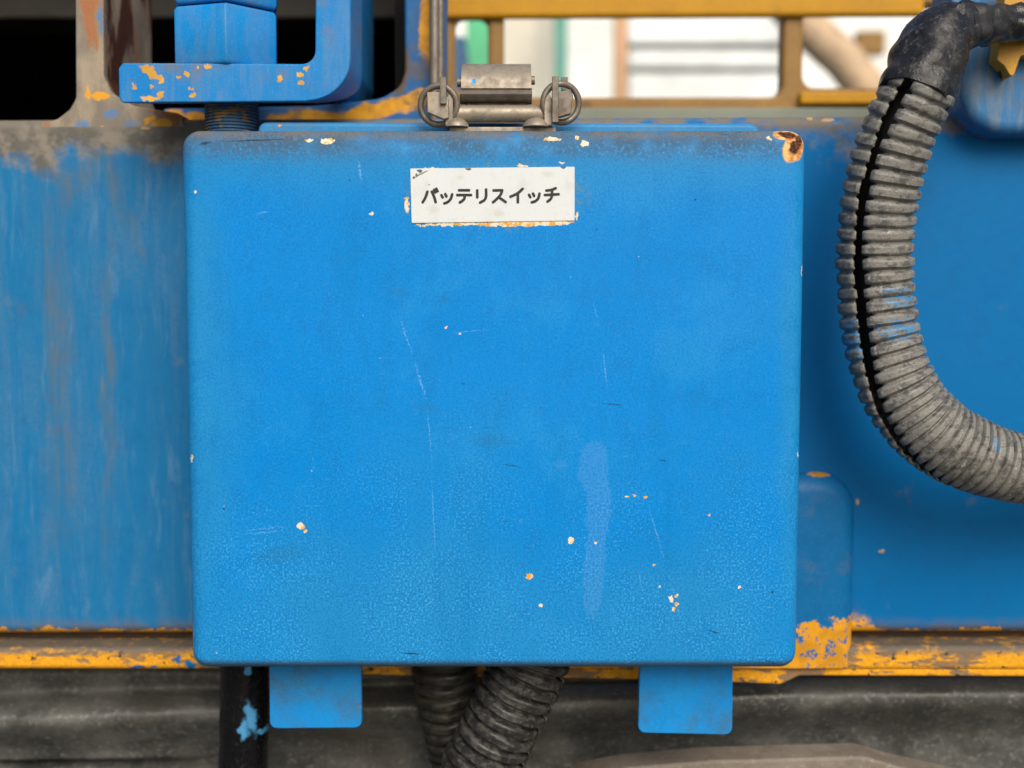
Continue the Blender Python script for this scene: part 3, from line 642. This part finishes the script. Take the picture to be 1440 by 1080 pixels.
# ================================================================== yellow window frame and the yard behind
def holes_plate(outer, holes, Y, depth):
    cu = bpy.data.curves.new('cut', 'CURVE'); cu.dimensions = '2D'; cu.fill_mode = 'BOTH'; cu.extrude = depth/2; cu.bevel_depth = .003; cu.bevel_resolution = 2
    for poly in [outer]+holes:
        sp = cu.splines.new('POLY'); sp.points.add(len(poly)-1); sp.use_cyclic_u = True
        for i, (x, z) in enumerate(poly): sp.points[i].co = (x, z, 0, 1)
    o = bpy.data.objects.new('cut', cu); me = bpy.data.meshes.new_from_object(o)
    v = [(q.co.x, Y+depth/2-q.co.z, q.co.y) for q in me.vertices]; f = [list(p.vertices) for p in me.polygons]
    bpy.data.objects.remove(o); bpy.data.curves.remove(cu); bpy.data.meshes.remove(me)
    return v, f
YF = .30
def pr(xa, xb, ya, yb, r=.010):
    a, b = at(xa, ya, YF), at(xb, yb, YF); return rrect(a.x, b.x, b.z, a.z, r, 5)
fr = empty('window_frame', at(960, 170, YF), 'yellow steel frame with rounded openings above the blue panel', 'frame')
obj('frame_plate', holes_plate(pr(600, 1500, -30, 190, .002), [pr(634, 692, 18, 136), pr(703, 1104, 2, 143, .012), pr(1124, 1352, 2, 130, .012)], YF, .012), M['ochre_d'], fr, smooth=True, sharp=50)
obj('top_beam', pprism([(612, -90), (1302, -90), (1302, 22), (612, 26)], YF-.009, .008), M['ochre'], fr, bevel=.004)
obj('sill', pbox(600, 1500, 151, 185, YF-.02, .019), M['shade'], fr, bevel=.002)
obj('sill_strip', pbox(1126, 1240, 128, 146, YF-.012, .011), M['ochre'], fr, bevel=.002)
# far side of the yard
YW = 3.0
def zrect(xa, xb, ya, yb, Y, d, zfloor=None):
    a, b = at(xa, ya, Y), at(xb, yb, Y)
    return box(a.x, b.x, Y, Y+d, b.z if zfloor is None else zfloor, a.z)
G0 = -1.05
def far(name, data, mat, label, cat, group=None, bevel=.004):
    v = data[0]; c = Vector((sum(q[0] for q in v)/len(v), sum(q[1] for q in v)/len(v), min(q[2] for q in v)))
    o = obj(name, data, M[mat], bevel=bevel, loc=c); return tag(o, label, cat, group)
far('yard_wall', zrect(200, 1800, -260, 0, YW, .15, G0), 'white', 'bright white yard wall far behind the yellow frame', 'wall')
far('cream_panel', zrect(706, 782, -40, 0, 2.4, .06, G0), 'cream', 'cream panel seen through the yellow frame beside teal post', 'panel')
far('teal_post', zrect(780, 797, -60, 0, 2.2, .05, G0), 'teal', 'teal post seen through the yellow frame', 'post')
far('pale_blue_panel', zrect(797, 803, -60, 0, 2.25, .05, G0), 'railm', 'thin pale strip standing beside the teal post', 'strip')
far('orange_post', zrect(866, 884, -60, 0, 1.9, .05, G0), 'orange', 'orange brown post seen through the yellow frame', 'post')
far('green_sheet', zrect(655, 694, -60, 105, 1.3, .03, G0), 'green', 'green sheet in the small left opening of the frame', 'sheet')
far('navy_cabinet', zrect(622, 655, 50, 160, .9, .2, G0), 'navy', 'navy blue cabinet in the small left opening of the frame', 'cabinet')
Yr = 1.5; kr = sc(Yr)
rack = empty('slatted_rack', (at(990, 0, Yr).x, Yr, G0), 'pale slatted rack with dark gaps behind the yellow frame', 'rack')
for ya_, yb_ in ((-10, 61), (69, 95), (102, 144)):
    obj('slat', zrect(884, 1112, ya_, yb_, Yr, .03), M['railm'], rack, bevel=.004)
obj('back_sheet', zrect(884, 1112, -10, 150, Yr+.032, .01), M['shade'], rack)
for x_ in (892, 1104): obj('upright', zrect(x_-5, x_+5, 0, 60, Yr+.044, .02, G0), M['railm'], rack)
hp = catmull([at(1060, -40, 1.12), at(1150, 52, 1.10), at(1195, 95, 1.08), at(1228, 160, 1.07), at(1240, 330, 1.07)], 8)
hz = obj('tan_hose', tube(hp, 27*sc(1.1), 20), M['tan'], smooth=True, loc=hp[-1]); tag(hz, 'blurred tan hose slanting down behind the right frame opening', 'hose')
far('yellow_bracket_plate', zrect(1206, 1246, 42, 76, 1.6, .03), 'ochre_d', 'dark yellow square plate beside the tan hose', 'plate')
# ================================================================== split conduit loop
def corrugated(pts, rads, pitch_fn, slit, Y0, segs=44, per=9, depth=.12, half=.13, jag=.05, close=False, seed=1, ampl=1.0):
    rnd = random.Random(seed)
    path = catmull(pts, 40); rr = catmull([(r, 0, 0) for r in rads], 40); sl = catmull([(s, 0, 0) for s in slit], 40)
    L = [0]
    for a, b in zip(path, path[1:]): L.append(L[-1]+(b-a).length)
    T = L[-1]; V, F = [], []; s = 0; ph = 0; samples = []; ringj = {}
    while s < T:
        p_ = pitch_fn(s/T); s += p_/per; ph += 1/per; samples.append((s, ph))
    j = 0; rows = 0
    for s, ph in samples:
        while j < len(L)-2 and L[j+1] < s: j += 1
        t = min(1, (s-L[j])/max(1e-9, L[j+1]-L[j])); c = path[j].lerp(path[j+1], t)
        T_ = (path[min(j+2, len(path)-1)]-path[max(j-1, 0)]).normalized()
        N1 = Vector((0, -1, 0)); N1 = (N1-T_*N1.dot(T_)).normalized(); N2 = N1.cross(T_)
        r0 = rr[j].x; a0 = sl[j].x
        u = ph % 1; ring = int(ph)
        if ring not in ringj: ringj[ring] = (rnd.uniform(-.016, .016), rnd.uniform(-.035, .035), rnd.uniform(-.4, .4))
        j1, j2, j3 = ringj[ring]
        crest = min(1, max(0, (u-.02)/.14))*min(1, max(0, (.86-u)/.16)); crest = crest*crest*(3-2*crest)
        r = r0*(1+j1*crest-depth*(1-crest))
        hf = half+(-.035 if crest > .5 else .05)*jag/.05+j2
        for k_ in range(segs+1 if not close else segs):
            f = k_/segs; a = a0+hf+f*(2*math.pi-2*hf) if not close else 2*math.pi*f
            q = c+(N1*math.cos(a)+N2*math.sin(a))*(r+.0006*ampl*mnoise.noise((c+N2*math.sin(a)*.02)*90+Vector((0, a, 0))))
            V.append(q+T_*(.0007*ampl*mnoise.noise(Vector((ph*.9, a*1.2, 3)))))
        rows += 1
    w_ = segs+1 if not close else segs
    for i in range(rows-1):
        for k_ in range(segs):
            F.append([i*w_+k_, i*w_+(k_+1) % w_, (i+1)*w_+(k_+1) % w_, (i+1)*w_+k_])
    return V, F
YC = .028
cpx = [(1296, 118), (1262, 190), (1239, 270), (1231, 340), (1232, 410), (1242, 485), (1268, 555), (1318, 612), (1390, 648), (1470, 664), (1600, 676)]
cr = [51, 52, 53, 53, 53, 53.5, 55, 55, 52, 49, 47]
cy = [.010, .016, .022, .026, .028, .028, .026, .024, .024, .028, .04]
cpts = [at(x, y, Y) for (x, y), Y in zip(cpx, cy)]
crad = [r*sc(Y) for r, Y in zip(cr, cy)]
cd = empty('split_conduit', cpts[-1], 'dusty grey corrugated split conduit looping down from a black rubber boot', 'conduit')
SGN = -1
slit = [SGN*v for v in (.60, .68, .74, .75, .73, .77, .98, 1.28, 1.6, 1.75, 1.8)]
sl = obj('corrugated_sleeve', corrugated(cpts, crad, lambda t: (.0073 if t < .42 else .0073-.0027*min(1, (t-.42)/.2)), slit, YC, half=.175, jag=.075, depth=.105, ampl=.7), M['conduit'], cd, smooth=True, sharp=50)
md = sl.modifiers.new('wall', 'SOLIDIFY'); md.thickness = .0012; md.offset = -1
obj('cable_core', tube(catmull(cpts, 10), .0105, 18), M['core'], cd, smooth=True)
bpx = [(1284, 140, 51), (1294, 118, 53), (1303, 95, 53), (1312, 72, 51), (1324, 52, 45), (1342, 40, 37), (1362, 36, 30)]
bt = obj('rubber_boot', tube(catmull([at(x, y, .010+.002*i) for i, (x, y, r) in enumerate(bpx)], 6), [q.x for q in catmull([(r*sc(.012), 0, 0) for *_, r in bpx], 6)], 36, lump=.0026, lscale=105), M['boot'], cd, smooth=True, sharp=60)
tpx = [(1345, 38, 29), (1362, 36, 31), (1372, 35, 26), (1392, 34, 28), (1405, 34, 25), (1425, 33, 27), (1470, 30, 25), (1540, 26, 25)]
obj('taped_end', tube(catmull([at(x, y, .020+.004*i) for i, (x, y, r) in enumerate(tpx)], 6), [q.x for q in catmull([(r*sc(.03), 0, 0) for *_, r in tpx], 6)], 26, lump=.0032, lscale=130), M['tape'], cd, smooth=True, sharp=60)
obj('tape_tip', pprism([(1338, 22), (1346, 6), (1358, 4), (1360, 18), (1350, 30)], .006, .004, .001), M['tape'], cd, bevel=.001)
# drum-shaped mount at the right edge
mt = empty('blue_mount', at(1440, 190, .07), 'weathered blue rounded mount with yellow flange beside the taped cable end', 'mount')
obj('mount_body', pprism([(1354, 40), (1640, 20), (1640, 186), (1400, 187), (1366, 168), (1352, 128)], .062, .045, [.01, 0, 0, .03, .03, .03]), M['lug'], mt, bevel=.006, seg=4)
obj('yellow_flange', pprism([(1418, -40), (1640, -40), (1640, 74), (1436, 78), (1424, 112), (1412, 92), (1402, 84)], .050, .0115, .002), M['lugy'], mt, bevel=.0015)
obj('mount_arm', pprism([(1338, -40), (1640, -40), (1640, 40), (1352, 20), (1338, 12)], .075, .03, .002), M['lug'], mt, bevel=.002)
# ================================================================== conduits and pipe below the box
def low(name, pts, rads, Ys, mat, label, seed, slit):
    P_ = [at(x, y, Y) for (x, y), Y in zip(pts, Ys)]; e = empty(name, P_[-1], label, 'conduit')
    o = obj('corrugated_sleeve', corrugated(P_, [r*sc(Y) for r, Y in zip(rads, Ys)], lambda t: .0072, [slit]*len(P_), 0, segs=40, half=.09, depth=.17, seed=seed, ampl=1.6), M[mat], e, smooth=True, sharp=50)
    m_ = o.modifiers.new('wall', 'SOLIDIFY'); m_.thickness = .0012; m_.offset = -1
    obj('cable_core', tube(catmull(P_, 6), .011, 16), M['core'], e, smooth=True)
low('lower_conduit', [(766, 880), (742, 940), (714, 1000), (682, 1065), (650, 1140), (600, 1250)], [56]*6, [.046, .046, .046, .048, .05, .05], 'conduit_d', 'grimy black corrugated conduit slanting down left beneath the box', 3, 1.25)
low('lower_conduit', [(622, 880), (626, 940), (632, 990), (648, 1050), (668, 1120), (690, 1220)], [47]*6, [.075, .077, .082, .090, .093, .093], 'conduit_o', 'olive black corrugated conduit dropping straight down behind the slanting one', 5, 2.6)
pq = [at(343, 915, .062), at(343, 1000, .062), at(342, 1100, .062), at(342, 1240, .062)]
pp = obj('drain_pipe', tube(catmull(pq, 8), 35*sc(.06), 28, lump=.0010, lscale=45), M['pipe'], smooth=True, loc=pq[-1])
tag(pp, 'glossy black pipe with blue paint splashes beside the left tab', 'pipe')
